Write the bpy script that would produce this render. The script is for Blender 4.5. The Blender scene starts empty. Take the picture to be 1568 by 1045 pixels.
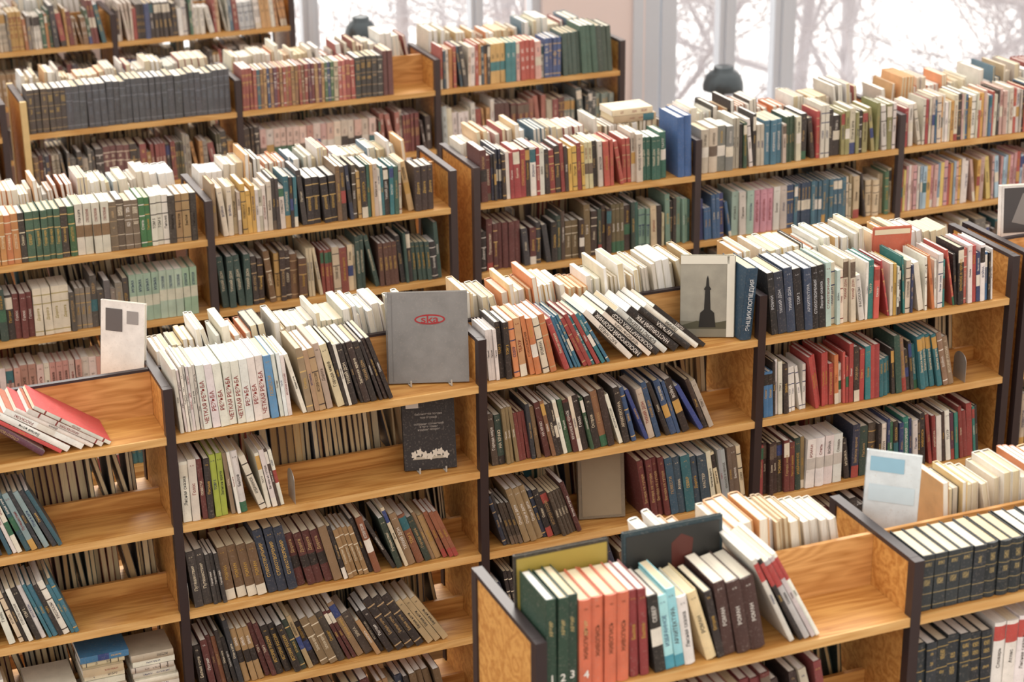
import bpy, math, random
import numpy as np
from mathutils import Vector, Matrix
random.seed(11)
Z0=2.0; S=.2985; D=.1955; HT=.168
scn=bpy.context.scene
def lin(h):
    if not isinstance(h,str): return tuple(h)
    h=h.lstrip('#'); r=[]
    for i in (0,2,4):
        c=int(h[i:i+2],16)/255; r.append(c/12.92 if c<=.04045 else ((c+.055)/1.055)**2.4)
    return tuple(r)
# ------------------------------------------------------------------ materials
def nmat(name):
    m=bpy.data.materials.new(name); m.use_nodes=True
    nt=m.node_tree; return m,nt,nt.nodes['Principled BSDF']
def solid(name,col,rough=.6,metal=0.,var=.08,scale=30):
    m,nt,b=nmat(name); c=lin(col)
    n=nt.nodes.new('ShaderNodeTexNoise'); n.inputs['Scale'].default_value=scale
    tc=nt.nodes.new('ShaderNodeTexCoord'); nt.links.new(tc.outputs['Object'],n.inputs['Vector'])
    r=nt.nodes.new('ShaderNodeValToRGB')
    r.color_ramp.elements[0].color=(*[x*(1-var) for x in c],1); r.color_ramp.elements[1].color=(*[min(1,x*(1+var)) for x in c],1)
    nt.links.new(n.outputs['Fac'],r.inputs['Fac']); nt.links.new(r.outputs['Color'],b.inputs['Base Color'])
    b.inputs['Roughness'].default_value=rough; b.inputs['Metallic'].default_value=metal
    return m
def wood(name,c1,c2,rough=.38,flame=False):
    m,nt,b=nmat(name); N=nt.nodes; L=nt.links
    tc=N.new('ShaderNodeTexCoord'); mp=N.new('ShaderNodeMapping')
    mp.inputs['Scale'].default_value=(1.2,9,9) if not flame else (1.6,6,7)
    L.new(tc.outputs['Object'],mp.inputs['Vector'])
    n1=N.new('ShaderNodeTexNoise'); n1.inputs['Scale'].default_value=1.3; n1.inputs['Detail'].default_value=2
    L.new(mp.outputs['Vector'],n1.inputs['Vector'])
    mul=N.new('ShaderNodeMath'); mul.operation='MULTIPLY'; mul.inputs[1].default_value=13 if flame else 7
    L.new(n1.outputs['Fac'],mul.inputs[0])
    fr=N.new('ShaderNodeMath'); fr.operation='PINGPONG'; fr.inputs[1].default_value=.5
    L.new(mul.outputs[0],fr.inputs[0])
    mp2=N.new('ShaderNodeMapping'); mp2.inputs['Scale'].default_value=(4,140,140)
    L.new(tc.outputs['Object'],mp2.inputs['Vector'])
    n2=N.new('ShaderNodeTexNoise'); n2.inputs['Scale'].default_value=1; n2.inputs['Detail'].default_value=3
    L.new(mp2.outputs['Vector'],n2.inputs['Vector'])
    ad=N.new('ShaderNodeMath'); ad.operation='ADD'; L.new(fr.outputs[0],ad.inputs[0]); L.new(n2.outputs['Fac'],ad.inputs[1])
    r=N.new('ShaderNodeValToRGB'); r.color_ramp.elements[0].position=.35; r.color_ramp.elements[1].position=1.
    r.color_ramp.elements[0].color=(*lin(c2),1); r.color_ramp.elements[1].color=(*lin(c1),1)
    L.new(ad.outputs[0],r.inputs['Fac']); L.new(r.outputs['Color'],b.inputs['Base Color'])
    b.inputs['Roughness'].default_value=rough
    return m
M_wood=wood('honey_wood','#d49e58','#ae7233',.48)
M_edge=wood('shelf_edge_wood','#e2b676','#cc9856',.5)
M_panel=wood('plywood_panel','#dda666','#b87e40',.5,True)
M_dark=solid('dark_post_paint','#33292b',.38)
M_dark_haze=solid('dark_post_paint_hazed','#4a4040',.45)  # same post paint, lightened on far rows to paint in distance haze
M_cream=solid('cream_post_paint','#e0c48c',.5)
def book_mat():
    m,nt,b=nmat('book_cover'); N=nt.nodes; L=nt.links
    def attr(n):
        a=N.new('ShaderNodeAttribute'); a.attribute_name=n; return a
    col=attr('col'); ink=attr('ink'); st=attr('inks'); uv=N.new('ShaderNodeUVMap'); uv.uv_map='UV'
    mp=N.new('ShaderNodeMapping'); mp.inputs['Scale'].default_value=(380,460,1)
    L.new(uv.outputs['UV'],mp.inputs['Vector'])
    n=N.new('ShaderNodeTexNoise'); n.noise_dimensions='2D'; n.inputs['Scale'].default_value=1.; n.inputs['Detail'].default_value=1.0
    L.new(mp.outputs['Vector'],n.inputs['Vector'])
    g=N.new('ShaderNodeMath'); g.operation='GREATER_THAN'; g.inputs[1].default_value=.5
    L.new(n.outputs['Fac'],g.inputs[0])
    mp3=N.new('ShaderNodeMapping'); mp3.inputs['Scale'].default_value=(.01,24,1)
    L.new(uv.outputs['UV'],mp3.inputs['Vector'])
    n3=N.new('ShaderNodeTexNoise'); n3.noise_dimensions='2D'; n3.inputs['Scale'].default_value=1.; n3.inputs['Detail'].default_value=0
    L.new(mp3.outputs['Vector'],n3.inputs['Vector'])
    g3=N.new('ShaderNodeMath'); g3.operation='GREATER_THAN'; g3.inputs[1].default_value=.49
    L.new(n3.outputs['Fac'],g3.inputs[0])
    wd=attr('hw')
    sep=N.new('ShaderNodeSeparateXYZ'); L.new(uv.outputs['UV'],sep.inputs[0])
    a2=N.new('ShaderNodeMath'); a2.operation='ABSOLUTE'; L.new(sep.outputs[0],a2.inputs[0])
    a3=N.new('ShaderNodeMath'); a3.operation='LESS_THAN'; L.new(a2.outputs[0],a3.inputs[0]); L.new(wd.outputs['Fac'],a3.inputs[1])
    def mul(x,y):
        k=N.new('ShaderNodeMath'); k.operation='MULTIPLY'; L.new(x,k.inputs[0]); L.new(y,k.inputs[1]); return k.outputs[0]
    f=mul(mul(g.outputs[0],a3.outputs[0]),mul(g3.outputs[0],st.outputs['Fac']))
    mx=N.new('ShaderNodeMix'); mx.data_type='RGBA'; L.new(f,mx.inputs[0]); L.new(col.outputs['Color'],mx.inputs[6]); L.new(ink.outputs['Color'],mx.inputs[7])
    tc=N.new('ShaderNodeTexCoord'); n4=N.new('ShaderNodeTexNoise'); n4.inputs['Scale'].default_value=22; n4.inputs['Detail'].default_value=5
    L.new(tc.outputs['Object'],n4.inputs['Vector'])
    mr=N.new('ShaderNodeMapRange'); mr.inputs['To Min'].default_value=.72; mr.inputs['To Max'].default_value=1.24; L.new(n4.outputs['Fac'],mr.inputs['Value'])
    hs=N.new('ShaderNodeHueSaturation'); L.new(mr.outputs[0],hs.inputs['Value']); L.new(mx.outputs[2],hs.inputs['Color']); hs.inputs['Saturation'].default_value=.92
    n5=N.new('ShaderNodeTexNoise'); n5.inputs['Scale'].default_value=160; n5.inputs['Detail'].default_value=3
    L.new(tc.outputs['Object'],n5.inputs['Vector'])
    mr5=N.new('ShaderNodeMapRange'); mr5.inputs['From Min'].default_value=.56; mr5.inputs['From Max'].default_value=.8; mr5.inputs['To Max'].default_value=.32; L.new(n5.outputs['Fac'],mr5.inputs['Value'])
    m5=N.new('ShaderNodeMix'); m5.data_type='RGBA'; L.new(mr5.outputs[0],m5.inputs[0]); L.new(hs.outputs['Color'],m5.inputs[6]); m5.inputs[7].default_value=(.42,.36,.3,1)
    L.new(m5.outputs[2],b.inputs['Base Color']); b.inputs['Roughness'].default_value=.52
    bp=N.new('ShaderNodeBump'); bp.inputs['Strength'].default_value=.2; bp.inputs['Distance'].default_value=.001; L.new(n5.outputs['Fac'],bp.inputs['Height']); L.new(bp.outputs[0],b.inputs['Normal'])
    return m
def page_mat():
    m,nt,b=nmat('book_pages'); N=nt.nodes; L=nt.links
    col=N.new('ShaderNodeAttribute'); col.attribute_name='col'
    tc=N.new('ShaderNodeTexCoord'); mp=N.new('ShaderNodeMapping'); mp.inputs['Scale'].default_value=(700,5,20)
    L.new(tc.outputs['Object'],mp.inputs['Vector'])
    n=N.new('ShaderNodeTexNoise'); n.inputs['Scale'].default_value=1; n.inputs['Detail'].default_value=1; L.new(mp.outputs['Vector'],n.inputs['Vector'])
    mr=N.new('ShaderNodeMapRange'); mr.inputs['To Min'].default_value=.68; mr.inputs['To Max'].default_value=1.15; L.new(n.outputs['Fac'],mr.inputs['Value'])
    hs=N.new('ShaderNodeHueSaturation'); L.new(mr.outputs[0],hs.inputs['Value']); L.new(col.outputs['Color'],hs.inputs['Color'])
    L.new(hs.outputs['Color'],b.inputs['Base Color']); b.inputs['Roughness'].default_value=.8
    return m
def print_mat():
    m,nt,b=nmat('spine_print'); N=nt.nodes; L=nt.links
    col=N.new('ShaderNodeAttribute'); col.attribute_name='col'
    tc=N.new('ShaderNodeTexCoord'); n=N.new('ShaderNodeTexNoise'); n.inputs['Scale'].default_value=40; L.new(tc.outputs['Object'],n.inputs['Vector'])
    mr=N.new('ShaderNodeMapRange'); mr.inputs['To Min'].default_value=.75; mr.inputs['To Max'].default_value=1.15; L.new(n.outputs['Fac'],mr.inputs['Value'])
    hs=N.new('ShaderNodeHueSaturation'); L.new(mr.outputs[0],hs.inputs['Value']); L.new(col.outputs['Color'],hs.inputs['Color'])
    L.new(hs.outputs['Color'],b.inputs['Base Color']); b.inputs['Roughness'].default_value=.45
    return m
M_book=book_mat(); M_page=page_mat(); M_print=print_mat()
# ------------------------------------------------------------------ mesh helpers
def link(ob,parent=None):
    scn.collection.objects.link(ob)
    if parent: ob.parent=parent
    return ob
def empty(name):
    e=bpy.data.objects.new(name,None); e.empty_display_size=.1; return link(e)
class Boxes:
    def __init__(s,mats): s.V=[];s.F=[];s.M=[];s.mats=mats
    def box(s,x0,x1,y0,y1,z0,z1,m=0):
        i=len(s.V)
        s.V+=[(x0,y0,z0),(x1,y0,z0),(x1,y1,z0),(x0,y1,z0),(x0,y0,z1),(x1,y0,z1),(x1,y1,z1),(x0,y1,z1)]
        s.F+=[(i,i+3,i+2,i+1),(i+4,i+5,i+6,i+7),(i,i+1,i+5,i+4),(i+1,i+2,i+6,i+5),(i+2,i+3,i+7,i+6),(i+3,i,i+4,i+7)]
        s.M+=[m]*6
    def make(s,name,parent=None,bevel=0):
        me=bpy.data.meshes.new(name); me.from_pydata(s.V,[],s.F)
        for m in s.mats: me.materials.append(m)
        me.polygons.foreach_set('material_index',s.M); me.update()
        ob=link(bpy.data.objects.new(name,me),parent)
        if bevel:
            b=ob.modifiers.new('b','BEVEL'); b.width=bevel; b.segments=1
        return ob
def polyob(name,V,F,mat,parent=None):
    me=bpy.data.meshes.new(name); me.from_pydata(V,[],F); me.materials.append(mat); me.update()
    return link(bpy.data.objects.new(name,me),parent)
def lathe(prof,n=32,c=(0,0,0)):
    V=[];F=[]
    for r,z in prof:
        for k in range(n): V.append((c[0]+r*math.cos(2*math.pi*k/n),c[1]+r*math.sin(2*math.pi*k/n),c[2]+z))
    for j in range(len(prof)-1):
        for k in range(n): F.append((j*n+k,j*n+(k+1)%n,(j+1)*n+(k+1)%n,(j+1)*n+k))
    return V,F
# ------------------------------------------------------------------ title glyph meshes
TITLES=['ИСТОРИЯ РОССИИ','ТИХИЙ ДОН','ПОВЕСТИ','РАССКАЗЫ','ИЗБРАННОЕ','Путешествия','Поэзия','МУЗЫКА','ЖИВОПИСЬ','Словарь','ТЕАТР','Вечера на хуторе','СТИХОТВОРЕНИЯ','РОМАН','Белые ночи','СЕВЕР','Дорога','Остров','Записки врача','ЗИМА','Лесная сказка','ТОМ 2','ТОМ 5','Письма','АРХИТЕКТУРА','Города мира','Былое','КРАСНОЕ И ЧЕРНОЕ','Отцы и дети','ВОЙНА','Атлас','Голос','МАСТЕР','Степь','Океан','НА КРАЮ']
WM={}
def word_mesh(w):
    if w in WM: return WM[w]
    cu=bpy.data.curves.new('tmp','FONT'); cu.body=w; cu.size=1; cu.align_x='CENTER'; cu.align_y='CENTER'; cu.resolution_u=1; cu.offset=.012
    ob=bpy.data.objects.new('tmp',cu); scn.collection.objects.link(ob); bpy.context.view_layer.update()
    dg=bpy.context.evaluated_depsgraph_get(); ev=ob.evaluated_get(dg); me=ev.to_mesh()
    V=[(v.co.x,v.co.y) for v in me.vertices]; F=[tuple(p.vertices) for p in me.polygons]
    ev.to_mesh_clear(); bpy.data.objects.remove(ob); bpy.data.curves.remove(cu)
    xs=[v[0] for v in V] or [0,1]
    WM[w]=(V,F,max(xs)-min(xs)); return WM[w]
class Titles:
    def __init__(s): s.V=[];s.F=[];s.C=[]
    def add(s,w,o,tx,ty,size,col,maxlen):
        V,F,L=word_mesh(w)
        if not V: return
        sx=min(size,maxlen/max(L,.01)); i=len(s.V)
        for x,y in V: s.V.append((o[0]+tx[0]*x*sx+ty[0]*y*size, o[1]+tx[1]*x*sx+ty[1]*y*size, o[2]+tx[2]*x*sx+ty[2]*y*size))
        for f in F: s.F.append(tuple(i+k for k in f)); s.C.append((*col,1))
    def make(s,parent):
        if not s.F: return
        me=bpy.data.meshes.new('spine_titles'); me.from_pydata(s.V,[],s.F); me.materials.append(M_print)
        a=me.attributes.new('col','FLOAT_COLOR','FACE'); a.data.foreach_set('color',np.array(s.C,dtype=np.float32).ravel()); me.update()
        link(bpy.data.objects.new('spine_titles',me),parent)
# ------------------------------------------------------------------ books
PAGES=['#f2ece0','#efe6d3','#f5f1ea','#e9dcc0','#f3efe6','#ece2cf','#e2d2b0','#f4f0ea','#dccba8','#e9e0d2']
PAGES_OLD=['#c9ad7c','#b8996a','#d8c39a','#cdb68c','#a98a5c','#e0cfab','#d9c8a6']
HAZE=0.0
class Books:
    def __init__(s): s.V=[];s.F=[];s.C=[];s.I=[];s.S=[];s.M=[];s.UV=[];s.H=[]
    def face(s,idx,c,m=0,ink=(0,0,0),st=0.,uv=None,hw=0.):
        k=HAZE
        c=(c[0]*(1-k)+.54*k,c[1]*(1-k)+.48*k,c[2]*(1-k)+.45*k)  # mixes book colours toward a pale tone: haze and lifted blacks painted in
        s.F.append(idx); s.C.append((*c,1)); s.I.append((*ink,1)); s.S.append(st); s.M.append(m); s.H.append(hw)
        s.UV+= uv if uv else [(0,0)]*len(idx)
    def book(s,o,ax,ay,az,t,w,h,st,notext=False):
        """spine at local y=0, page block inside boards"""
        def P(x,y,z): return (o[0]+ax[0]*x+ay[0]*y+az[0]*z, o[1]+ax[1]*x+ay[1]*y+az[1]*z, o[2]+ax[2]*x+ay[2]*y+az[2]*z)
        c=st['c']; ct=min(.0022,t*.12); ins=.0035 if st.get('hard',True) else .0006
        pg=st['pg']; ed=tuple(k*.9 for k in c)
        def box(x0,x1,y0,y1,z0,z1,col,m=0,skip=()):
            i=len(s.V)
            s.V.extend([P(x0,y0,z0),P(x1,y0,z0),P(x1,y1,z0),P(x0,y1,z0),P(x0,y0,z1),P(x1,y0,z1),P(x1,y1,z1),P(x0,y1,z1)])
            for k,f in enumerate([(i,i+3,i+2,i+1),(i+4,i+5,i+6,i+7),(i+1,i+2,i+6,i+5),(i+2,i+3,i+7,i+6),(i+3,i,i+4,i+7)]):
                if k not in skip: s.face(f,col,m)
        box(0,ct,.001,w,0,h,ed); box(t-ct,t,.001,w,0,h,st.get('cov',ed))
        box(ct,t-ct,.003,w-ins,ins,h-ins,pg,1,(2,4))
        b=st.get('bulge',.12)*t; n=4
        xs=[t*k/n for k in range(n+1)]; ys=[-b*(1-(2*k/n-1)**2) for k in range(n+1)]
        bands=st['bands']; zs=[0]+[bb[0]*h for bb in bands]
        i=len(s.V)
        for z in zs:
            for x,y in zip(xs,ys): s.V.append(P(x,y,z))
        off=st['off']; hw=min(t*.3,st['hw'])
        for j,bb in enumerate(bands):
            for k in range(n):
                a=i+j*(n+1)+k
                z0,z1=zs[j],zs[j+1]; xa,xb=xs[k]-t/2,xs[k+1]-t/2
                uv=[(xa,z0+off),(xb,z0+off),(xb,z1+off),(xa,z1+off)]
                s.face((a,a+1,a+n+2,a+n+1),bb[1],0,st['ink'],0. if notext else bb[2],uv,hw*(1.5 if bb[2]>.95 else 1))
        i2=len(s.V); s.V.extend([P(0,.003,h),P(t,.003,h)])
        top=i+len(bands)*(n+1)
        s.face(tuple([top+k for k in range(n+1)]+[i2+1,i2]),ed)
    def make(s,name,parent=None):
        me=bpy.data.meshes.new(name); me.from_pydata(s.V,[],s.F)
        me.materials.append(M_book); me.materials.append(M_page)
        me.polygons.foreach_set('material_index',s.M)
        a=me.attributes.new('col','FLOAT_COLOR','FACE'); a.data.foreach_set('color',np.array(s.C,dtype=np.float32).ravel())
        a=me.attributes.new('ink','FLOAT_COLOR','FACE'); a.data.foreach_set('color',np.array(s.I,dtype=np.float32).ravel())
        a=me.attributes.new('inks','FLOAT','FACE'); a.data.foreach_set('value',np.array(s.S,dtype=np.float32))
        a=me.attributes.new('hw','FLOAT','FACE'); a.data.foreach_set('value',np.array(s.H,dtype=np.float32))
        uv=me.uv_layers.new(name='UV'); uv.data.foreach_set('uv',np.array(s.UV,dtype=np.float32).ravel())
        me.update(); return link(bpy.data.objects.new(name,me),parent)
def style(c,kind=None,ink=None,c2=None,txt=None,hard=None,ts=.012,old=False):
    c=lin(c); j=random.uniform(.84,1.12); c=tuple(min(.93,x*j*random.uniform(.95,1.05)+.006) for x in c); lum=.3*c[0]+.6*c[1]+.1*c[2]
    if ink is None:
        ink=random.choice(['#2a211d','#8a1f1a','#1d2f65','#3a3a3a','#4a3a30']) if lum>.3 else random.choice(['#e9dcc0','#d8b264','#efe9df','#c9a04e','#c0a070'])
    ink=lin(ink)
    if c2 is None:
        c2=random.choice(['#efe8da','#2a2422','#a5352a','#1f6a74','#cc9c40','#e9dfc8','#27407e','#6b5a4a','#efe8da','#e9dfc8','#2b6a4a']) 
    c2=lin(c2)
    kind=kind or random.choices(['text','block','bands','label','topblock','plain'],[.45,.1,.14,.12,.12,.07])[0]
    q=random.uniform(-.05,.05)
    if kind=='text': bands=[(.25+q,c,0),(.86,c,.9),(1,c,0)]
    elif kind=='plain': bands=[(1,c,0)]
    elif kind=='block': bands=[(.2+q,c2,0),(.88,c,.9),(1,c,0)]
    elif kind=='topblock': bands=[(.2,c,0),(.72+q,c,.9),(.95,c2,0),(1,c,0)]
    elif kind=='bands': bands=[(.08,c,0),(.1,ink,0),(.3,c,0),(.62+q,c,.8),(.64+q,ink,0),(.84,c,.9),(.86,ink,0),(1,c,0)]
    elif kind=='gold': bands=[(.08,c,0),(.09,ink,0),(.3,c,.0),(.31,ink,0),(.45,c,0),(.56,c,1),(.6,c,0),(.61,ink,0),(.68,c,0),(.86,c,1),(.9,c,0),(.91,ink,0),(1,c,0)]
    elif kind=='label': bands=[(.35+q,c,0),(.58+q,c2,0),(.63,c,0),(.88,c,.9),(1,c,0)]
    return dict(c=c,ink=ink,bands=bands,kind=kind,title=random.choice(TITLES),pg=lin(random.choice(PAGES_OLD if old else PAGES)),off=random.random()*50,hard=(random.random()<.6 if hard is None else hard),
        bulge=random.choice([.02,.05,.12,.18]),txt=txt,ts=ts,hw=random.choice([.003,.0045,.006]))
PAL={
'mix':'#efe9dc #e6dcc4 #ddd2bd #3c3230 #4a342a #7a2522 #982f26 #b23a2e #244070 #2f5878 #1f7078 #2b6a4e #2f5a3a #c0702f #cc9c40 #b09064 #8a6844 #7e7670 #2b3038 #f0ece4 #d4c8b0 #503c3c #2c2624 #3a3432'.split(),
'dark':'#2c2523 #231f20 #3a2a24 #2a3036 #5a2320 #6e2722 #26304a #2d463c #463a2e #735636 #927c50 #3b3735 #1e2c44 #cfc4a8 #54483c #7d2e28 #2c2523'.split(),
'darktan':'#2c2523 #3a2a24 #4a3328 #2a3036 #5a2320 #26344a #927450 #b89c70 #735636 #2d4036 #3b3735 #a88250 #8c502a #d6c7a6 #2c2523 #33302e #4a4038 #2a2422'.split(),
'light':'#efe9dc #f0ece4 #e6dcc4 #ddd2bd #cfd6d8 #c9d4d4 #e9e2d2 #d9d2c6 #d6b888 #f2efe9 #a23a2e #557a90 #e0a863'.split(),
'cream':'#efe9dc #f0ece4 #e6dcc4 #ddd2bd #e9e2d2 #d9d2c6 #d6b888 #f2efe9 #e0a863 #c9b898 #efe6d0'.split(),
'bright':'#f2ede2 #f4f0ea #bc322c #c8483a #d8aa3c #1f8480 #2a70a4 #2b8a5e #eadfc8 #2c2523 #d47c36 #f4f0ea #b83036 #2a3c68 #ece6da #c45c4c #9bc4b4 #f0ece4 #3a3230 #bc322c'.split(),
'navy':['#3b4551','#3f4955','#37414c'],'wr':['#efeae2'],'tan':'#c9b08a #b09068 #957f60 #ddd2bd #7d6b58 #d8c7a2 #b8a890'.split(),
'orange':'#e46c38 #e87c48 #e06434'.split(),'green':['#1e4030'],'dgreen':['#222c32','#263036'],'orcream':'#e6dcc4 #e08a48 #efe9dc #d9a468 #f0ece4 #e9c88a #c87432 #2c2523 #efe9dc'.split(),
'burg':'#732428 #852e2e #5a2824 #92393a #6a2420 #3c2a28 #b06a58 #c9bda8'.split(),
'greens':'#2d604c #2b6454 #274b3e #3a6f58 #2d544a'.split(),
'pink':'#e2c3b5 #e9d3c5 #d8b0a2 #efe4d8 #c98f80 #e6d8c4'.split(),
'multi':'#822d2f #2a6474 #92643a #3a5682 #723a52 #4a744a #ac4a3a #bb9258'.split(),
'gray':'#4a4f55 #5a6068 #3a4048 #8a8f94 #6a6a6a #2c3038 #b9bcc0'.split(),
'navyblack':'#1d2126 #23303f #2b3f5c #1a1c20 #2a2c30'.split(),
'bluew':'#e9eef0 #bfd8e2 #e6ecec #f0ece4 #e8e6e0 #4f8cb4 #efe9dc'.split(),
'teal':'#1f6874 #2a5870 #1f7880 #274f70 #263c58 #8e2a24 #2d4656'.split(),
'whitered':['#f0ece6','#ece6dc'],
}
class Filler:
    def __init__(s,y0,titled=False): s.B=Books(); s.y0=y0; s.placed=[]; s.T=Titles(); s.titled=titled
    def fill(s,x0,x1,k,groups,back=False):
        lo=x0+.019; hi=x1-.019; W=hi-lo; cur=lo; pa=0.; prevst=None; run=0
        zz=Z0-k*S+.0135; ymir=-1 if back else 1
        yb=s.y0+(2*D-.012 if back else .010)
        for g in groups:
            end=lo+g[0]*W
            if g[1] is None: cur=max(cur,end); pa=0.; prevst=None; continue
            pal,h0,h1,t0,t1,la,lb=g[1:8]; opt=g[8] if len(g)>8 else {}
            gs=cur; ser=opt.get('norun') or (h1-h0)<.011
            while True:
                if run>0 and prevst is not None and not opt.get('norun'): run-=1; st=dict(prevst[0]); t,h,w=prevst[1:]
                else:
                    cols=PAL[pal] if isinstance(pal,str) else pal
                    st=style(random.choice(cols),kind=opt.get('kind'),ink=opt.get('ink'),c2=opt.get('c2'),txt=opt.get('txt'),hard=opt.get('hard'),ts=opt.get('ts',.012),old=back and k>0)
                    t=t0+(t1-t0)*random.random()**1.5; h=random.uniform(h0,h1)
                    if not ser:
                        r_=random.random()
                        if r_<.14: h=min(.262,h+random.uniform(.012,.035))
                        elif r_<.32: h-=random.uniform(.012,.04)
                    if opt.get('cov'): st['cov']=lin(random.choice(opt['cov']))
                    w=opt.get('w',min(.174,h*random.uniform(.6,.76)))
                    run=random.choice([0,0,0,0,0,0,0,1,2,3]) if not opt.get('norun') else 0
                fr=min(1,max(0,(cur-gs)/max(end-gs,.01)))
                a=math.radians(la+(lb-la)*fr+random.uniform(-1,1)+(random.uniform(3,10) if ((not ser or (t1-t0)>.009) and random.random()<.09 and la<16) else 0))
                H=h*math.cos(a); c=cur
                dt=math.tan(a)-math.tan(pa)
                if dt>0: c=cur+H*dt
                c+=random.uniform(0,.0012)
                R=c+t/math.cos(a)
                ext=R if a>=0 else R+h*math.sin(-a)*.98
                if ext>hi or R>end+.006: break
                ca,sa=math.cos(a),math.sin(a)
                ax=(ca,0,sa); az=(-sa,0,ca)
                if a>=0: o=[c,0,zz]
                else: o=[R-t*ca,0,zz-t*sa]
                o[1]=yb+ymir*random.uniform(0,.008 if ser else .02)
                if w>.168: o[1]=yb+ymir*random.uniform(0,.006)
                ay=(0,ymir,0)
                tt=s.titled and not back and k<=3 and st['kind'] not in ('plain','gold') and t>.009
                s.B.book(o,ax,ay,az,t,w,h,st,notext=tt); s.placed.append((o,ax,ay,az,t,w,h,st,opt))
                if tt:
                    off=st['bulge']*t+.0006
                    zc=h*(.52 if st['kind']!='label' else .76); ml=h*(.55 if st['kind']!='label' else .26)
                    if st['kind']=='bands': zc=h*.45; ml=h*.3
                    pos=[o[j]+ax[j]*t/2+az[j]*zc-ay[j]*off for j in range(3)]
                    s.T.add(st['title'],pos,az,(-ax[0],0,-ax[2]),min(t*.62,.014),st['ink'],ml)
                    if t>.017 and st['kind'] in('text','block'):
                        pos=[o[j]+ax[j]*t/2+az[j]*h*.9-ay[j]*off for j in range(3)]
                        s.T.add('А. Н.' if len(st['title'])%2 else 'СБ.',pos,ax,az,.006,st['ink'],t*.7)
                cur=R; pa=a; prevst=(st,t,h,w)
            run=0
    def stack(s,x,k,items,z=None,y=None):
        z=Z0-k*S+.0135 if z is None else z; y=s.y0+.012 if y is None else y
        for (pal,t,h,w) in items:
            cols=PAL[pal] if isinstance(pal,str) and not pal.startswith('#') else [pal]
            st=style(random.choice(cols),hard=random.random()<.4)
            s.B.book([x+random.uniform(-.006,.006),y+random.uniform(0,.015),z],(0,0,1),(0,1,0),(1,0,0),t,w,h,st); z+=t+.0006
def G(end,pal,h0=.168,h1=.215,t0=.009,t1=.032,la=1.5,lb=None,**o): return (end,pal,h0,h1,t0,t1,la,la if lb is None else lb,o)
def GAP(end): return (end,None)
YR={'A':-1.8008,'B':0.,'C':1.7728,'D':3.5809,'E':5.2860}
HAZE_ROW={'A':.008,'B':.022,'C':.065,'D':.14,'E':.16}  # haze painted into each row's book colours, stronger in far rows
UN={'A':[(.434,3)],'B':[(-2,5),(3.06,1)],'C':[(-1.4254,3),(1.6747,4)],'D':[(-1.92,2),(.1747,3)],'E':[(-2.061,4)]}
TIERS={'A':(3,2),'B':(5,4),'C':(4,3),'D':(3,2),'E':(3,2)}
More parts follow.
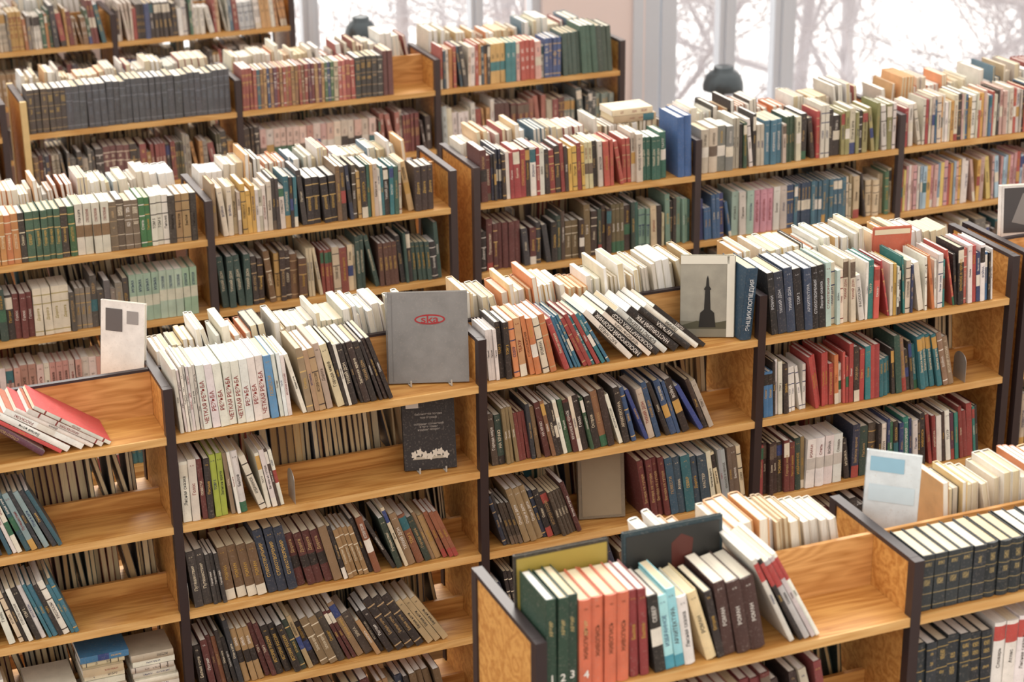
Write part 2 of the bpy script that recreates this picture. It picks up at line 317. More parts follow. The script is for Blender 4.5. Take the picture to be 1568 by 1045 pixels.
SPEC={
('A',0,0):[G(.10,'green',.25,.25,.024,.024,0,w=.155,kind='plain',hard=True,norun=1),G(.245,'orange',.225,.235,.03,.033,1,kind='text',ink='#6b3a22',w=.15),
  G(.275,['#8d1f20'],.23,.23,.02,.022,2,kind='text',w=.15),G(.32,['#24221f','#3b3733'],.2,.21,.026,.032,7,kind='label',c2='#e9e2d2',w=.145),
  G(.385,['#8fcfd8','#a5dbe0'],.2,.215,.022,.024,8,kind='block',c2='#3a9ab0',norun=1,w=.145),G(.48,['#e2cf9a','#efe9dc','#2c2523','#eadca8'],.18,.2,.018,.028,9,kind='text',norun=1,w=.14),
  G(.59,['#4a2a24','#7b6a5c','#3a2420','#4e2320'],.2,.21,.028,.04,10,11,kind='text',w=.15),
  G(.75,['#e9e2d8','#c5c0ba','#efe9e0','#2a2625','#d8d0c6'],.255,.285,.010,.018,25,28,w=.174,kind='topblock',c2='#b5302b',norun=1,hard=False,cov=['#b8b4ae','#efe9e0']),GAP(1)],
('A',1,0):[G(1,'dgreen',.15,.155,.034,.036,0,w=.15,kind='gold',ink='#b0985a',hard=True)],
('A',0,1):[G(.8,'burg',.2,.23,.02,.03,6,10),GAP(1)],
('A',1,1):[G(.26,'dgreen',.2,.21,.028,.032,2,kind='gold',ink='#b99a4e'),G(1,'whitered',.215,.22,.034,.036,0,kind='topblock',c2='#c2382c')],
('B',-1,0):[G(.42,'mix',.2,.22),G(.865,['#efe9dc','#c5302b','#f0ece4','#2c2523','#dcb43a','#c5402b','#5a2a40'],.25,.262,.010,.02,50,55,w=.174,norun=1,cov=['#b05a34','#efe9dc','#c02a28'],hard=False),GAP(1)],
('B',-1,1):[G(.42,'mix',.2,.22),G(.68,['#2c3236','#8fa8a8','#2a5a68','#30343a','#4a5a5a','#e9e2d2'],.2,.22,.010,.018,14,24,norun=1,cov=['#3a4448']),GAP(1)],
('B',-1,2):[G(.42,'mix',.2,.22),G(.68,['#e6dcc4','#d8c7a2','#2a6f80','#2c2523','#efe9dc'],.18,.21,.010,.02,14,20,norun=1),GAP(1)],
('B',-1,3):[GAP(1)],
('B',0,0):[G(.09,['#cfc8bc','#e0d6be','#dcd6cc','#e9e2d4'],.2,.225,.006,.014,4,4,w=.172,kind='text',hard=False,norun=1),G(.31,'wr',.205,.21,.023,.025,4,4,w=.165,kind='plain',txt='ЧЕСТЬ',ink='#8e2a24',hard=True,ts=.017),
   G(.44,'bluew',.2,.22,.010,.024,5,7,w=.17,norun=1,kind='text'),G(.55,'tan',.205,.225,.014,.026,8,10,w=.17,norun=1),G(.74,['#2c2523','#efe9dc','#231f20','#e6dcc4','#2a2422','#3a2a24','#c9a06a'],.21,.225,.009,.024,12,20,w=.165,norun=1,kind='text'),GAP(1)],
('B',0,1):[G(.07,['#efe6d3'],.2,.21,.02,.03,1),G(.11,['#6a2a24','#2c2523'],.2,.21,.014,.02,2),G(.155,['#9caa2a','#2c2523'],.21,.21,.018,.02,3,norun=1),G(.36,['#4a3a30','#8a7458','#efe9dc','#e6dcc4','#efe9dc'],.19,.215,.008,.022,6,11,norun=1),GAP(1)],
('B',0,2):[G(.93,'darktan',.17,.215,.012,.03,5,22)],
('B',0,3):[G(.9,'darktan',.17,.215,.012,.028,7,34)],
('B',0,4):[G(.9,'darktan',.17,.215,.014,.03,5,12)],
('B',1,0):[G(.10,['#efe9dc','#2c2523','#e0963f','#dcb43c'],.18,.22,.010,.02,5),G(.27,'orcream',.19,.215,.012,.024,7,14,norun=1),G(.46,['#1f7880','#efe9dc','#a8322d','#2c2523','#e6dcc4','#2a7090','#2c2523'],.19,.21,.008,.018,20,30,norun=1),
   G(.85,['#1e1c1c','#242222','#e9e4da','#1c1b1b','#efe9dc'],.235,.26,.012,.028,43,50,w=.174,kind='plain',norun=1,hard=False,cov=['#efe9e2','#2a2826']),GAP(1)],
('B',1,1):[G(.2,'dark',.17,.2,.012,.026,5,9),G(.5,['#efe9dc','#2c2523','#2d5438','#8a5e3a','#3a2a24','#1f7078','#5a2320','#e6dcc4','#2c2523'],.19,.215,.010,.024,12,13,norun=1),G(.87,['#2c2523','#e6dcc4','#1f3c88','#d2a53c','#5a2320','#2a507c','#6b1f24','#c9bda8','#3a2a24'],.19,.22,.012,.028,13,24,norun=1),GAP(1)],
('B',1,2):[G(.36,'dark',.17,.215,.010,.024,17,19),GAP(.555),G(.70,['#902a24','#6a1f1d','#c9bda8','#2c2523'],.2,.215,.014,.024,9,9),G(.86,'teal',.2,.22,.022,.034,8,8,norun=1,kind='text'),G(.985,['#d8c7a2','#e6dcc4','#a9b0b0','#6b5a48'],.2,.215,.012,.022,8,8,norun=1)],
('B',1,3):[G(.95,'dark',.17,.215,.012,.026,10,14)],
('B',2,0):[G(.26,'navyblack',.22,.235,.022,.034,8,4,w=.17,kind='text',ink='#cfd3d8',norun=1),G(.36,['#e6dcc4','#bcd8d0','#c9bda8','#cc7c3a'],.19,.21,.012,.026,3),G(.94,'bright',.165,.215,.007,.024,2,4,norun=1,w=.14)],
('B',2,1):[G(.35,'bright',.17,.205,.009,.02,3,3),G(.5,['#a9272c','#b5302b','#3a2a24','#1f8084','#b5302b'],.19,.22,.012,.024,3,norun=1),G(.8,['#1f7880','#3a3230','#735a4a','#92745a','#4a4440','#2a544a'],.17,.21,.012,.024,4,14),GAP(1)],
('B',2,2):[G(.09,['#a83a3a','#3a2420','#2c2523'],.19,.21,.01,.02,2),G(.2,'dark',.18,.2,.014,.024,3),G(.34,['#efece6'],.185,.185,.034,.034,0,kind='label',c2='#cfc9c0'),G(.5,'dark',.19,.21,.02,.034,1),G(.95,['#2c2523','#1f8070','#efe9dc','#902a24','#5a2a44','#233c70','#3a2a24','#2b704a','#2c2523'],.18,.21,.010,.024,3,8,norun=1)],
('B',2,3):[G(.6,'dark',.18,.21,.014,.03,2,8),GAP(1)],
('B',9,0):[GAP(1)],
('CL',1,0):[G(.3,['#cd7430','#d48e3a','#6b5a48','#3a3228'],.19,.2,.02,.03,0,kind='bands',ink='#efe2c0'),G(.5,['#2d6238','#3a3228','#3a624c','#6b5236'],.19,.2,.022,.03,0,kind='bands',ink='#d8b264'),G(.62,['#e9e2d2'],.2,.2,.028,.03,0,kind='label',c2='#8a6a42'),G(.76,['#7a6a52','#5a4a3a','#8a7a60'],.19,.2,.024,.03,0,kind='gold'),G(.86,['#2d723a','#e9e2d2'],.19,.2,.018,.024,0,kind='bands'),G(1,['#8a6a42','#a58250','#3a3228'],.19,.2,.024,.03,0,kind='bands',ink='#2a211d')],
('CL',1,1):[G(.3,'dark',.17,.2,.02,.034,0),G(.45,['#ddd2ae','#e0d6b8'],.19,.19,.03,.034,0,kind='bands',ink='#a8963f'),G(.7,['#6b6a66','#4a443e','#8a8070'],.16,.19,.018,.03,0),G(.95,['#9dbc9e','#a9c4aa','#8aac8e'],.19,.195,.026,.03,0,kind='label',c2='#d8d8c0'),GAP(1)],
('CL',1,2):[G(.55,'pink',.18,.19,.02,.03,0),G(1,'gray',.16,.2)],
('CL',2,0):[G(.1,'tan',.19,.22,.014,.022,1),G(.35,['#e9e2d2','#2c2523','#d8aa3c','#2a7080','#c9bda8','#3a3230','#efe9dc'],.17,.21,.012,.024,1,norun=1),G(.6,'dark',.18,.23,.014,.03,1),G(.8,['#d09e52','#2d6252','#e9e2d2','#2c2523','#1f7880','#c9bda8'],.18,.22,.01,.026,1,norun=1),G(.94,['#263048','#3a2a24','#622a24','#23262c','#c9a06a'],.2,.215,.02,.03,0),GAP(1)],
('CL',2,1):[G(.2,['#2c2523','#3a5250','#2a524c','#231f20'],.18,.215,.02,.036,1),G(.4,['#73502a','#c0903a','#d09e4a','#624024','#3a2a24'],.18,.21,.02,.034,1,kind='bands'),G(.6,['#3a2a24','#923a2a','#d8c7a2','#c9a06a','#2c2523'],.18,.2),G(.97,['#23262c','#2d524c','#2c2523','#623a2a','#e6dcc4'],.17,.22,.01,.028,2,5)],
('CR',0,0):[G(.12,'dark',.19,.22),G(.3,['#ac272c','#2c2523','#efe9dc','#ac272c','#3a2a24'],.19,.21,.014,.028,2,norun=1),G(.5,['#d8ad3c','#942a24','#3a2a24','#6a6058','#2c2523','#efe9dc'],.18,.21,.012,.024,3,norun=1),G(.72,['#e9d9a8','#efe9dc','#bcd4cc','#e6e0d0','#bc432d','#2c2523'],.19,.21,.014,.026,3),G(.9,['#c9bda8','#2a544a','#3a3a38','#ddd2bd','#1f6756'],.19,.22,.016,.03,2),GAP(1)],
('CR',0,1):[G(.35,['#2c2a2c','#3a3a40','#622a28','#231f20','#e6dcc4'],.17,.2,.016,.028,1),G(.75,['#4a3a30','#73623a','#3a2a24','#2d443c','#23262c'],.19,.215,.016,.032,1),G(1,['#7a9f8c','#2a6258','#c9bda8','#2c2523','#d8c7a2'],.18,.21)],
('CR',1,0):[G(.16,['#8a8a84','#a9a49a','#c9bda8'],.19,.2,.034,.04,0,kind='label'),G(.5,['#efe9dc','#35728c','#c9bda8','#2d5438','#e6dcc4','#2a2422'],.19,.215,.012,.028),G(.72,['#e9dfcf','#2c2523','#ac272c','#bc302b','#3a2a24'],.19,.215,.014,.034,1),G(1,['#8a8a50','#a09a60','#efe9dc','#2a2422','#e6d8c0'],.18,.22,.014,.028,1,norun=1)],
('CR',1,1):[G(.16,['#2a3a78','#ac272c','#2a6290'],.17,.2,.012,.02,3),G(.45,['#d8ccc4','#cc8f9c','#a9c8b6','#e6ded4'],.19,.2,.03,.036,1,kind='text'),G(.75,['#2a627c','#3a7288','#234568'],.19,.2,.014,.022,1),G(1,['#4a7254','#c9b48c','#2c2523','#d8c7a2'],.18,.21)],
('CR',2,0):[G(.15,['#e9dfd0','#b0272c','#efe9dc'],.19,.21),G(1,['#efe9dc','#e6dcc4','#3f729c','#bc432d','#d9a03c','#ddd2bd','#2c2523','#d8b0a2'],.18,.215,.008,.022,norun=1)],
('CR',2,1):[G(1,['#8aa6c8','#daa83c','#d8a0a0','#efe9dc','#a9c6d8','#bc432d','#d8b0a2','#dcc664'],.19,.21,.010,.022,1,norun=1)],
('DR',0,0):[G(.2,['#3a3028','#4a3a28','#2c2523'],.2,.205,.022,.03,0,kind='gold',ink='#b99a4e'),G(.98,'navy',.2,.21,.026,.034,0,kind='bands',ink='#6a7480')],
('DR',1,0):[G(.06,['#2a7250','#e6dcc4','#a84a3a'],.2,.21,.014,.02,0),G(.48,'multi',.19,.195,.012,.016,0,kind='bands',norun=1),G(.6,['#e6d2b0','#cc6a5c','#b0443a'],.19,.2,.016,.024,0,kind='bands'),G(.73,['#2a2f2c','#1f2f2c'],.2,.205,.024,.028,0,kind='gold'),G(.79,['#622420'],.22,.22,.022,.026,0,kind='plain'),GAP(1)],
('DR',2,0):[G(.28,['#1f5264','#e6dcc4','#bc432d','#3a3a3a','#d0862e','#efe9dc'],.19,.21,.012,.022,0,norun=1),G(.44,['#e9dfc0','#1f868c','#dab45c'],.2,.2,.022,.028,0,kind='label',c2='#1f868c'),G(.58,['#bc432d','#efe9dc','#e6b0a2'],.19,.21),G(.68,['#1f5090'],.2,.2,.02,.022,0,kind='bands'),G(.98,'greens',.21,.25,.022,.034,3,5,kind='plain')],
('DR',0,1):[G(.1,'dark',.18,.2),G(.3,['#c9bda8','#3a3a38','#8a8f84','#6b6a66'],.18,.2),G(.5,['#623436','#733a3a','#2c2523'],.19,.2,.03,.036,0,kind='bands'),G(1,['#923733','#5a5a3a','#c08a3a','#3a3a38','#a09a8a'],.17,.21)],
('DR',1,1):[G(.1,'dark'),G(.7,'pink',.19,.2,.03,.036,0,kind='label'),G(1,'burg')],
('DR',2,1):[G(.3,'light'),G(.7,'burg',.18,.2,.024,.032,1),G(1,['#5a6a68','#4a5a5c','#3a4a4a','#8a9a90'],.18,.2,.018,.028,0)],
}
allrows={}
for row,units in UN.items():
    y0=YR[row]; par=empty('library_bookshelf_row'); HAZE=HAZE_ROW[row]
    fb=Boxes([M_wood,M_edge,M_panel,M_dark if row in 'AB' else M_dark_haze,M_cream]); F=Filler(y0,row in 'ABC')
    nt_,nb_=TIERS[row]
    for ui,(xs,nb) in enumerate(units):
        for i in range(nb+1):
            x=xs+i
            y1=y0+2*D
            fb.box(x-.009,x+.009,y0+.022,y1-.022,.02,Z0+HT-.006,0)
            cm=4 if (row=='D' and i==0) else 3
            fb.box(x-.014,x+.014,y0-.005,y0+.024,0,Z0+HT,cm); fb.box(x-.014,x+.014,y1-.024,y1+.005,0,Z0+HT,cm)
            fb.box(x-.0135,x+.0135,y0+.02,y1-.02,Z0+HT-.012,Z0+HT+.0005,3)
        for i in range(nb):
            xa,xb=xs+i+.0095,xs+i+.9905
            for k in range(0,7):
                z=Z0-k*S
                fb.box(xa,xb,y0+.003,y0+2*D-.003,z-.0125,z+.0125,0)
                fb.box(xa,xb,y0-.003,y0+.0035,z-.0115,z+.0122,1)
                hb=HT-.012 if k==0 else .062
                fb.box(xa,xb,y0+D-.006,y0+D+.006,z+.0125,z+hb,2 if k==0 else 0)
                if k==0 and row=='B': fb.box(xa,xb,y0+D-.008,y0+D+.008,z+hb,z+hb+.008,3)
            if row=='B': key0=(row, i-2 if ui==0 else 9)
            elif row=='C': key0=('CL' if ui==0 else 'CR', i)
            elif row=='D': key0=('DL' if ui==0 else 'DR', i)
            else: key0=(row,i)
            for k in range(nt_):
                g=SPEC.get((key0[0],key0[1],k))
                if g is None:
                    pal='mix' if k==0 else random.choice(['mix','dark'])
                    if row=='E': pal=random.choice(['darktan','mix'])
                    if row=='C' and k>=2: pal='light'
                    g=[G(random.uniform(.4,.6),pal,.17,.215,.01,.03,1,3),G(random.uniform(.93,1),random.choice(['mix','dark','light']) if row in 'CDE' else 'dark',.17,.215,.01,.03,2,6)]
                F.fill(xs+i,xs+i+1,k,g)
            for k in range(nb_):
                if row=='B' and k==0 and (i==1 and ui==0 or ui==1): continue
                if row=='A' and i==0 and k==0: g=[GAP(.38),G(.58,'orcream',.2,.24,.012,.03,10,16),G(.97,'cream',.19,.22,.012,.03,2,12)]
                elif row=='A' and i==1 and k==0: g=[GAP(.2),G(.97,'orcream',.19,.225,.012,.03,2,9)]
                elif k==0 and row=='C' and ui==1 and i==0: g=[G(.15,'cream',.2,.25,.012,.03,2,4),G(.68,'light',.19,.235,.012,.03,2,6),G(.97,'tan',.19,.19,.014,.03,0,0,norun=1)]
                elif k==0 and row in 'AB': g=[G(random.uniform(.15,.25),'cream',.2,.24,.012,.03,3,8),G(.4,'orcream',.2,.235,.01,.026,6,10),G(random.uniform(.92,1),'cream',.205,.25,.01,.028,3,12)]
                elif k==0: g=[G(random.uniform(.1,.25),'cream',.2,.235,.012,.03,-3,-1),G(random.uniform(.4,.6),'orcream',.19,.23,.01,.028,1,6),G(random.uniform(.9,1),'light',.2,.255,.01,.032,1,7)]
                else: g=[G(random.uniform(.3,.6),'mix',.185,.225,.01,.03,random.uniform(-2,4)),G(random.uniform(.92,1),'darktan',.18,.23,.008,.026,random.uniform(1,6))]
                F.fill(xs+i,xs+i+1,k,g,back=True)
    if row=='C': F.stack(2.40,0,[('#b89a72',.03,.2,.14),('#d8c7a2',.026,.19,.13)],z=Z0+.2045,y=y0+.245)
    fb.make('bookcase_frame',par)
    allrows[row]=(F,par)
HAZE=.01
FB=allrows['B'][0]
for x,wd in [(-.93,.17),(-.72,.17),(-.495,.15),(-.325,.135),(-.17,.14)]:
    its=[(random.choice(['#e6dcc4','#efe9dc','#ddd2bd','#efe9dc','#d8c7a2','#c9b48c','#b8a890','#4a3a30']),random.uniform(.016,.028),wd-random.uniform(0,.012),random.uniform(.12,.15)) for _ in range(8)]
    FB.stack(x,3,its[:6 if x==-.495 else 8])
    if x==-.325: 
        zz=Z0-3*S+.0135+sum(i[1]+.0006 for i in its)+.0005
        FB.stack(x-.01,3,[('#2a6f9c',.022,.15,.14)],z=zz)
HAZE=0
bo={}
for r,(F,par) in allrows.items():
    bo[r]=F.B.make('shelved_books'); F.T.make(bo[r])
# ------------------------------------------------------------------ texts
_mc={}
def cmat(col,rough=.5):
    if col not in _mc: _mc[col]=solid('print_'+str(col).strip('#'),col,rough,0,.05)
    return _mc[col]
def text(body,o,tx,ty,size,col,parent,al='CENTER',xs=1.):
    cu=bpy.data.curves.new('title_text','FONT'); cu.body=body; cu.size=size; cu.align_x=al; cu.align_y='CENTER'; cu.offset=size*.012
    cu.materials.append(cmat(col)); ob=bpy.data.objects.new('title_text',cu)
    tx=Vector(tx).normalized(); ty=Vector(ty).normalized(); n=tx.cross(ty)
    m=Matrix((tx*xs,ty,n)).transposed().to_4x4(); m.translation=Vector(o)
    link(ob,parent); ob.matrix_world=m; return ob
def spine_text(p,body,size,col,parent,z=.5,horiz=False,xs=1.):
    o,ax,ay,az,t,w,h,st,_=p; o=Vector(o);ax=Vector(ax);ay=Vector(ay);az=Vector(az)
    pos=o+ax*t*.5+az*h*z-ay*(st['bulge']*t+.0008)
    if horiz: text(body,pos,ax,az,size,col,parent,xs=xs)
    else: text(body,pos,az,-ax,size,col,parent,xs=xs)
nums=0
for p in allrows['A'][0].placed[:4]:
    nums+=1; spine_text(p,str(nums),.028,'#f2efe6',bo['A'],.17,True); spine_text(p,'АРХИВ',.012,'#c9b27a',bo['A'],.7)
WORDS=['ЧЕТКАЯ РЕЗЬБА','РЕЗЬБА','РЕЗЬБА','ЧЕТКАЯ РЕЗЬБА']; wi=0
for p in allrows['B'][0].placed:
    st=p[7]
    if st.get('txt')=='ЧЕСТЬ': spine_text(p,WORDS[wi%4],.0175,'#8e2a24',bo['B'],.42); wi+=1
bw=[p for p in allrows['B'][0].placed if 1<p[0][0]<2 and p[6]>.234 and p[0][2]>Z0 and p[2][1]>0 and p[1][2]>.6]
for p,b in zip(bw,['КАСТАНЕДА','МОСКОВСКИЙ СБОРНИК','ЧЕМПИОНЫ МИРА','КОСМОНАВТИКА СССР','БОРИС ГРЕБЕНЩ','НАСТОЯЩИЙ ВЕК','МУЗЫКА','ЛИНИИ','ПОЛЕТ','ЗВЕЗДЫ']):
    lum=sum(p[7]['c']); spine_text(p,b,min(.018,p[4]*.85),'#f0ece4' if lum<1 else '#2a2422',bo['B'],.5)
# ------------------------------------------------------------------ display books
def cover_book(name,cx,y,z,w,h,t,yaw,tilt,col,spine_right=False,pg='#efe6d3'):
    cy_,sy_=math.cos(math.radians(yaw)),math.sin(math.radians(yaw)); ct,st_=math.cos(math.radians(tilt)),math.sin(math.radians(tilt))
    X=Vector((cy_,sy_,0)); Yb=Vector((-sy_,cy_,0)); Zu=Vector((0,0,1))*ct+Yb*st_; N=Yb*ct-Vector((0,0,1))*st_
    B=Books(); st=style(col,'plain'); st['pg']=lin(pg); st['hard']=True; st['c']=lin(col); st['bands']=[(1,lin(col),0)]
    base=Vector((cx,y,z+t*st_))
    if not spine_right: B.book(tuple(base-X*w/2),tuple(N),tuple(X),tuple(Zu),t,w,h,st)
    else: B.book(tuple(base+X*w/2),tuple(N),tuple(-X),tuple(Zu),t,w,h,st)
    ob=B.make(name)
    def at(u,v,off=.0012): return base+X*(u*w)+Zu*(v*h)-N*off
    return ob,at,X,Zu,N
def patch(ob,at,pts,col,name='cover_print',off=.0012,rough=.5):
    V=[tuple(at(u,v,off)) for u,v in pts]; return polyob(name,V,[tuple(range(len(V)))],cmat(col,rough),ob)
def wire_stand(ob,at,X,N,w):
    for s in (-.25,.25):
        p=at(s,0,0)
        bx=Boxes([cmat('#b9b4aa',.3)]); zb=p.z-.004
        bx.box(p.x-.0025,p.x+.0025,p.y-.022,p.y+.02,zb,zb+.002); bx.box(p.x-.0025,p.x+.0025,p.y-.023,p.y-.020,zb,zb+.02)
        bx.make('stand_foot',ob)
zt=Z0+.0135
ob,at,X,Zu,N=cover_book('gray_square_book',.848,.075,zt,.255,.29,.022,-19,12,'#8d8a87')
el=[(.03+math.cos(a)*.19,.70+math.sin(a)*.056) for a in [k*math.pi/20 for k in range(40)]]
patch(ob,at,el,'#a3262a'); patch(ob,at,[(.03+(u-.03)*.88,.70+(v-.70)*.7) for u,v in el],'#8d8a87',off=.0018)
text('ska',at(.03,.70,.0026),X,Zu,.034,'#a3262a',ob,xs=1.3); text('· · · · ·',at(.03,.63,.0026),X,Zu,.008,'#d9d4cc',ob)
patch(ob,at,[(-.44,.02),(-.435,.02),(-.435,.98),(-.44,.98)],'#777371')
wire_stand(ob,at,X,N,.245)
zt2=Z0-S+.0135
ob,at,X,Zu,N=cover_book('black_cover_book',.845,.07,zt2,.17,.232,.02,-12,11,'#302c2d')
for v,tx_ in [(.79,'библиотека поэзии'),(.74,'том первый'),(.65,'собрание сочинений'),(.61,'в трех томах'),(.57,'издание второе')]:
    text(tx_,at(0,v,.0016),X,Zu,.0095,'#a8a29a',ob)
patch(ob,at,[(-.42,.88),(-.18,.88),(-.18,.96),(-.42,.96)],'#d9d4cc')
for k in range(7):
    cx=-.3+k*.1; cyy=.22+.03*math.sin(k*1.7)
    patch(ob,at,[(cx+.055*math.cos(a)*(1+.25*math.cos(5*a)),cyy+.05*math.sin(a)*(1+.25*math.cos(5*a))) for a in [j*math.pi/10 for j in range(20)]],'#d8cfc0',off=.0014+.0003*k)
patch(ob,at,[(-.34,.15),(.34,.15),(.3,.19),(-.3,.19)],'#b8ae9c',off=.0013)
wire_stand(ob,at,X,N,.165)
ob,at,X,Zu,N=cover_book('monument_photo_book',1.837,.08,zt,.178,.275,.026,-24,9,'#aaa595',spine_right=True)
patch(ob,at,[(-.5,.0),(.5,.0),(.5,.17),(-.5,.2)],'#85806f'); patch(ob,at,[(-.5,.14),(-.2,.2),(.1,.17),(.5,.22),(.5,.1),(-.5,.1)],'#55523f',off=.0014)
patch(ob,at,[(-.16,.12),(-.13,.30),(-.06,.34),(-.045,.58),(-.07,.59),(-.03,.63),(-.02,.72),(0,.76),(.02,.72),(.03,.63),(.07,.59),(.045,.58),(.06,.34),(.13,.30),(.16,.12)],'#1f1e1b',off=.0018)
patch(ob,at,[(.36,0),(.5,0),(.5,1),(.36,1)],'#e9e4d4',off=.0016); patch(ob,at,[(-.5,.9),(.4,.9),(.4,1),(-.5,1)],'#e3dfd0',off=.0016)
B=Books(); st=style('#1f4560','plain',hard=True); a=math.radians(-4); t=.042
B.book((1.925,.012,zt+.0035),(math.cos(a),0,math.sin(a)),(0,1,0),(-math.sin(a),0,math.cos(a)),t,.17,.25,st)
ob=B.make('blue_spine_book')
text('ЭНЦИКЛОПЕДИЯ',(1.925+t/2+.0085,.003,zt+.125),(.07,0,.99),(-.99,0,.07),.021,'#d8dde0',ob)
ob,at,X,Zu,N=cover_book('tan_cover_book',1.455,.075,Z0-2*S+.0135,.16,.235,.026,-14,10,'#8a7c66')
patch(ob,at,[(-.42,.04),(.42,.04),(.42,.96),(-.42,.96)],'#95866e')
ob,at,X,Zu,N=cover_book('white_propped_book',-.09,.265,zt,.15,.335,.014,-40,10,'#ece7df')
patch(ob,at,[(-.38,.72),(.0,.72),(.0,.93),(-.38,.93)],'#5a5452'); patch(ob,at,[(.1,.8),(.36,.8),(.36,.92),(.1,.92)],'#8f8a86')
yA=YR['A']
ob,at,X,Zu,N=cover_book('gold_cover_book',.434+.13,yA+.163,zt,.24,.285,.010,0,3,'#3a342a')
patch(ob,at,[(-.48,.03),(.48,.03),(.48,.97),(-.48,.97)],'#a89240')
ob,at,X,Zu,N=cover_book('dark_cover_album',.434+.42,yA+.163,zt,.265,.288,.010,0,3,'#2a4048')
patch(ob,at,[(-.47,.03),(.47,.03),(.47,.96),(-.47,.96)],'#2b2a28'); patch(ob,at,[(-.02,.5),(.16,.5),(.2,.84),(.08,.9),(-.02,.83)],'#5b2a22',off=.0016)
ob,at,X,Zu,N=cover_book('white_blue_magazine',1.52,yA+.27,zt,.14,.30,.01,-42,6,'#dfe8ec')
patch(ob,at,[(-.42,.82),(.2,.82),(.2,.95),(-.42,.95)],'#8fb8cc'); patch(ob,at,[(-.42,.55),(.42,.55),(.42,.7),(-.42,.7)],'#c6d6de')
ob,at,X,Zu,N=cover_book('orange_magazine',2.60,.170,zt,.14,.262,.008,-12,0,'#d4603a')
patch(ob,at,[(-.46,.9),(.46,.9),(.46,.97),(-.46,.97)],'#e6d6b8')
ob,at,X,Zu,N=cover_book('photo_cover_book',3.235,.25,zt,.20,.30,.03,-14,8,'#efe9e2')
patch(ob,at,[(-.45,.42),(.48,.42),(.48,.97),(-.45,.97)],'#4a4646'); patch(ob,at,[(-.3,.55),(.0,.5),(.3,.6),(.2,.85),(-.1,.9)],'#8a8480',off=.0016); patch(ob,at,[(-.45,.26),(.48,.26),(.48,.33),(-.45,.33)],'#b5302b')
HAZE=.05
B=Books(); st=style('#2a64a4','plain',hard=True)
for xx,hh in ((1.6747+.942,.265),(1.6747+.91,.26)):
    B.book((xx,YR['C']+.008,Z0+.0135),(.9995,0,.03),(0,1,0),(-.03,0,.9995),.031,.175,hh,st)
B.make('blue_folio_books')
HAZE=0
# ------------------------------------------------------------------ bookends
def bookend(x,yr,k,parent):
    z=Z0-k*S+.0135; V=[];n=10; y0=yr+.004;w=.075;h=.105
    prof=[(y0,z),(y0,z+h-.035)]+[(y0+w/2-w/2*math.cos(math.pi*j/n),z+h-.035+.035*math.sin(math.pi*j/n)) for j in range(1,n)]+[(y0+w,z+h-.035),(y0+w,z)]
    for dx in (0,.0015):
        for (yy,zz) in prof: V.append((x+dx,yy,zz))
    m=len(prof); F=[tuple(range(m)),tuple(range(2*m-1,m-1,-1))]+[(i,(i+1)%m,m+(i+1)%m,m+i) for i in range(m)]
    polyob('metal_bookend',V,F,M_be,parent)
M_be=solid('bookend_metal','#b5b2ac',.35,.6)
for x,k in [(2.0165,0),(1.0165,0),(.372,1),(.0165,2),(2.0165,2),(1.0165,1),(2.83,1)]: bookend(x,0,k,bo['B'])
bookend(1.434+.0165,yA,1,bo['A'])
# ------------------------------------------------------------------ room
M_wall=solid('wall_paint','#efdfda',.8,0,.03,3); M_frame=solid('window_frame_paint','#d2d8e0',.4,0,.02)
M_floor=wood('parquet_floor','#8a6238','#5c3d22',.4)
b=Boxes([M_floor]); b.box(-8,12,-6,6.3,-.1,0); b.make('floor')
YW=6.0; ZS=.8; ZH=3.1; HWALL=3.5
b=Boxes([M_wall])
wins=[(-6.5,-3.9),(-3.1,-.5),(1.3,3.77),(4.48,8.3)]
prev=-8
for a,c in wins:
    b.box(prev,a,YW,YW+.3,0,HWALL); b.box(a,c,YW,YW+.3,0,ZS); b.box(a,c,YW,YW+.3,ZH,HWALL); prev=c
b.box(prev,12,YW,YW+.3,0,HWALL); b.make('wall_back')
M_glass,nt,bs=nmat('window_glass')
tr=nt.nodes.new('ShaderNodeBsdfTransparent'); gl=nt.nodes.new('ShaderNodeBsdfGlossy'); gl.inputs['Roughness'].default_value=.02; mx=nt.nodes.new('ShaderNodeMixShader'); mx.inputs[0].default_value=.06
nt.links.new(tr.outputs[0],mx.inputs[1]); nt.links.new(gl.outputs[0],mx.inputs[2]); nt.links.new(mx.outputs[0],nt.nodes['Material Output'].inputs[0])
mull=[[(-5.2,.05)],[(-1.8,.05)],[(2.27,.05),(3.345,.04)],[(5.11,.06),(5.54,.08),(7.7,.05)]]
for n,((a,c),ms) in enumerate(zip(wins,mull)):
    b=Boxes([M_frame,M_glass])
    b.box(a,a+.06,YW+.04,YW+.14,ZS,ZH);b.box(c-.06,c,YW+.04,YW+.14,ZS,ZH);b.box(a,c,YW+.04,YW+.14,ZS,ZS+.06);b.box(a,c,YW+.04,YW+.14,ZH-.06,ZH)
    if n==3:
        b.box(a,a+.13,YW+.05,YW+.12,ZS,ZH); b.box(a+.15,a+.26,YW+.06,YW+.12,ZS,ZH); b.box(a-.09,a-.02,YW-.02,YW,.0,ZH)
    for m,hw in ms: b.box(m-hw,m+hw,YW+.05,YW+.13,ZS,ZH); b.box(m-hw*.35,m+hw*.35,YW+.035,YW+.05,ZS,ZH)
    b.box(a+.03,c-.03,YW+.088,YW+.092,ZS+.03,ZH-.03,1)
    b.box(a-.05,c+.05,YW-.16,YW+.04,ZS-.04,ZS,0)
    b.make('window_%d'%(n+1),None,.004)
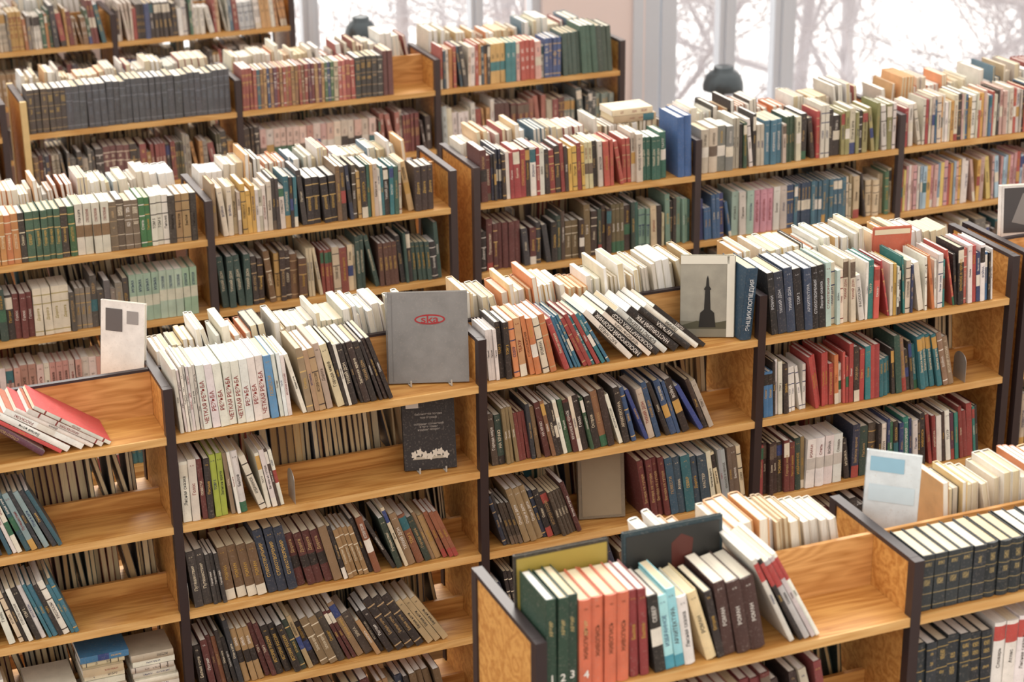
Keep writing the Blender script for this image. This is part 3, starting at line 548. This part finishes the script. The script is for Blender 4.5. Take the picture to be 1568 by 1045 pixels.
def lamp(x,y,htop,r):
    par=empty('floor_lamp'); g=solid('lamp_gray_enamel','#4a5256',.3,.3)
    V,F=lathe([(0,0),(.13,0),(.13,.015),(.02,.03),(.01,.04),(.01,htop-.14),(.0,htop-.14)],28,(x,y,0)); polyob('lamp_stand',V,F,g,par)
    prof=[(r,htop-.15),(r*1.0,htop-.13),(r*.97,htop-.10),(r*.85,htop-.06),(r*.66,htop-.035),(r*.5,htop-.025),(r*.5,htop-.005),(r*.42,htop),(0,htop),]
    V,F=lathe(prof,36,(x,y,0)); o=polyob('lamp_shade',V,F,g,par)
    for p in o.data.polygons: p.use_smooth=True
lamp(4.79,5.5,1.45,.13); lamp(2.44,5.60,1.96,.10)
# ------------------------------------------------------------------ outside
M_snow=solid('snow','#f6f9fd',.9,0,.03,.3)
polyob('ground_outside_snow',[(-60,6.4,-5),(100,6.4,-5),(100,140,-5),(-60,140,-5)],[(0,1,2,3)],M_snow)
M_bark=solid('overexposed_bark','#c9c6ca',.9,0,.15,2)  # bark colour paled to paint in the overexposure outside the windows
def tree(x,y,hh,seed):
    rnd=random.Random(seed); cu=bpy.data.curves.new('bare_tree','CURVE'); cu.dimensions='3D'; cu.bevel_depth=1.; cu.bevel_resolution=1
    def br(p,d,L,r,lev):
        n=6; pts=[(p.copy(),r)]
        for i in range(n):
            d=(d+Vector((rnd.uniform(-1,1),rnd.uniform(-1,1),rnd.uniform(-.5,.8)))*.16).normalized(); p=p+d*L/n
            rr=r*(1-.8*(i+1)/n); pts.append((p.copy(),rr))
            if lev<3 and i>=(1 if lev==0 else 0):
                for _ in range(2 if lev<3 else 1):
                    dd=(d*.5+Vector((rnd.uniform(-1,1),rnd.uniform(-1,1),rnd.uniform(-.3,.8)))).normalized()
                    br(p,dd,L*rnd.uniform(.36,.58),rr*.5,lev+1)
        s=cu.splines.new('POLY'); s.points.add(len(pts)-1)
        for q,(a,b_) in zip(s.points,pts): q.co=(*a,1); q.radius=max(b_,.006)
    br(Vector((x,y,-5)),Vector((0,0,1)),hh,.13,0)
    cu.materials.append(M_bark); link(bpy.data.objects.new('bare_tree',cu))
for k,(x,y,hh) in enumerate([(5.2,12,8.5),(7.4,15,9),(9.2,12.5,8.5),(11.5,15,9),(12,11.5,8),(7,11,7.5)]): tree(x,y,hh,k+3)
# ------------------------------------------------------------------ light: brighter daylight from the window side and above
w=bpy.data.worlds.new('World'); scn.world=w; w.use_nodes=True; nt=w.node_tree; bg=nt.nodes['Background']
tc=nt.nodes.new('ShaderNodeTexCoord'); sp=nt.nodes.new('ShaderNodeSeparateXYZ'); nt.links.new(tc.outputs['Generated'],sp.inputs[0])
m1=nt.nodes.new('ShaderNodeMapRange'); m1.inputs['From Min'].default_value=-1; m1.inputs['From Max'].default_value=1; m1.inputs['To Min'].default_value=.92; m1.inputs['To Max'].default_value=1.9
nt.links.new(sp.outputs[1],m1.inputs['Value'])
m2=nt.nodes.new('ShaderNodeMapRange'); m2.inputs['From Min'].default_value=-.1; m2.inputs['From Max'].default_value=1; m2.inputs['To Min'].default_value=0; m2.inputs['To Max'].default_value=.45
nt.links.new(sp.outputs[2],m2.inputs['Value'])
ad=nt.nodes.new('ShaderNodeMath'); ad.operation='ADD'; nt.links.new(m1.outputs[0],ad.inputs[0]); nt.links.new(m2.outputs[0],ad.inputs[1]); nt.links.new(ad.outputs[0],bg.inputs[1])
bg.inputs[0].default_value=(1.,.945,.885,1)
sl=bpy.data.lights.new('window_daylight_sun','SUN'); sl.energy=2.3; sl.angle=math.radians(26); sl.color=(1,.94,.85)
so=link(bpy.data.objects.new('window_daylight_sun',sl))
dirv=Vector((-.35,-1,-.95)); so.rotation_euler=dirv.to_track_quat('-Z','Y').to_euler(); so.location=(5,12,12)
# ------------------------------------------------------------------ camera
cxx,cyy,czz,f,ps,p,r=-1.1062,-5.4455,2.4532+Z0,3064.5,.3853,.3740,-.0099
Fw=Vector((math.sin(ps)*math.cos(p),math.cos(ps)*math.cos(p),-math.sin(p))); R0=Vector((math.cos(ps),-math.sin(ps),0)); U0=R0.cross(Fw)
R=R0*math.cos(r)+U0*math.sin(r); U=-R0*math.sin(r)+U0*math.cos(r)
cam=bpy.data.cameras.new('camera'); co=link(bpy.data.objects.new('camera',cam))
m=Matrix((R,U,-Fw)).transposed().to_4x4(); m.translation=(cxx,cyy,czz); co.matrix_world=m
cam.sensor_width=36; cam.lens=f/1568*36; cam.clip_end=500
cam.dof.use_dof=True; cam.dof.focus_distance=(Vector((.9,0,Z0))-Vector((cxx,cyy,czz))).dot(Fw); cam.dof.aperture_fstop=3.4
scn.camera=co
scn.view_settings.view_transform='Standard'
print('faces',sum(len(o.data.polygons) for o in bpy.data.objects if o.type=='MESH'))
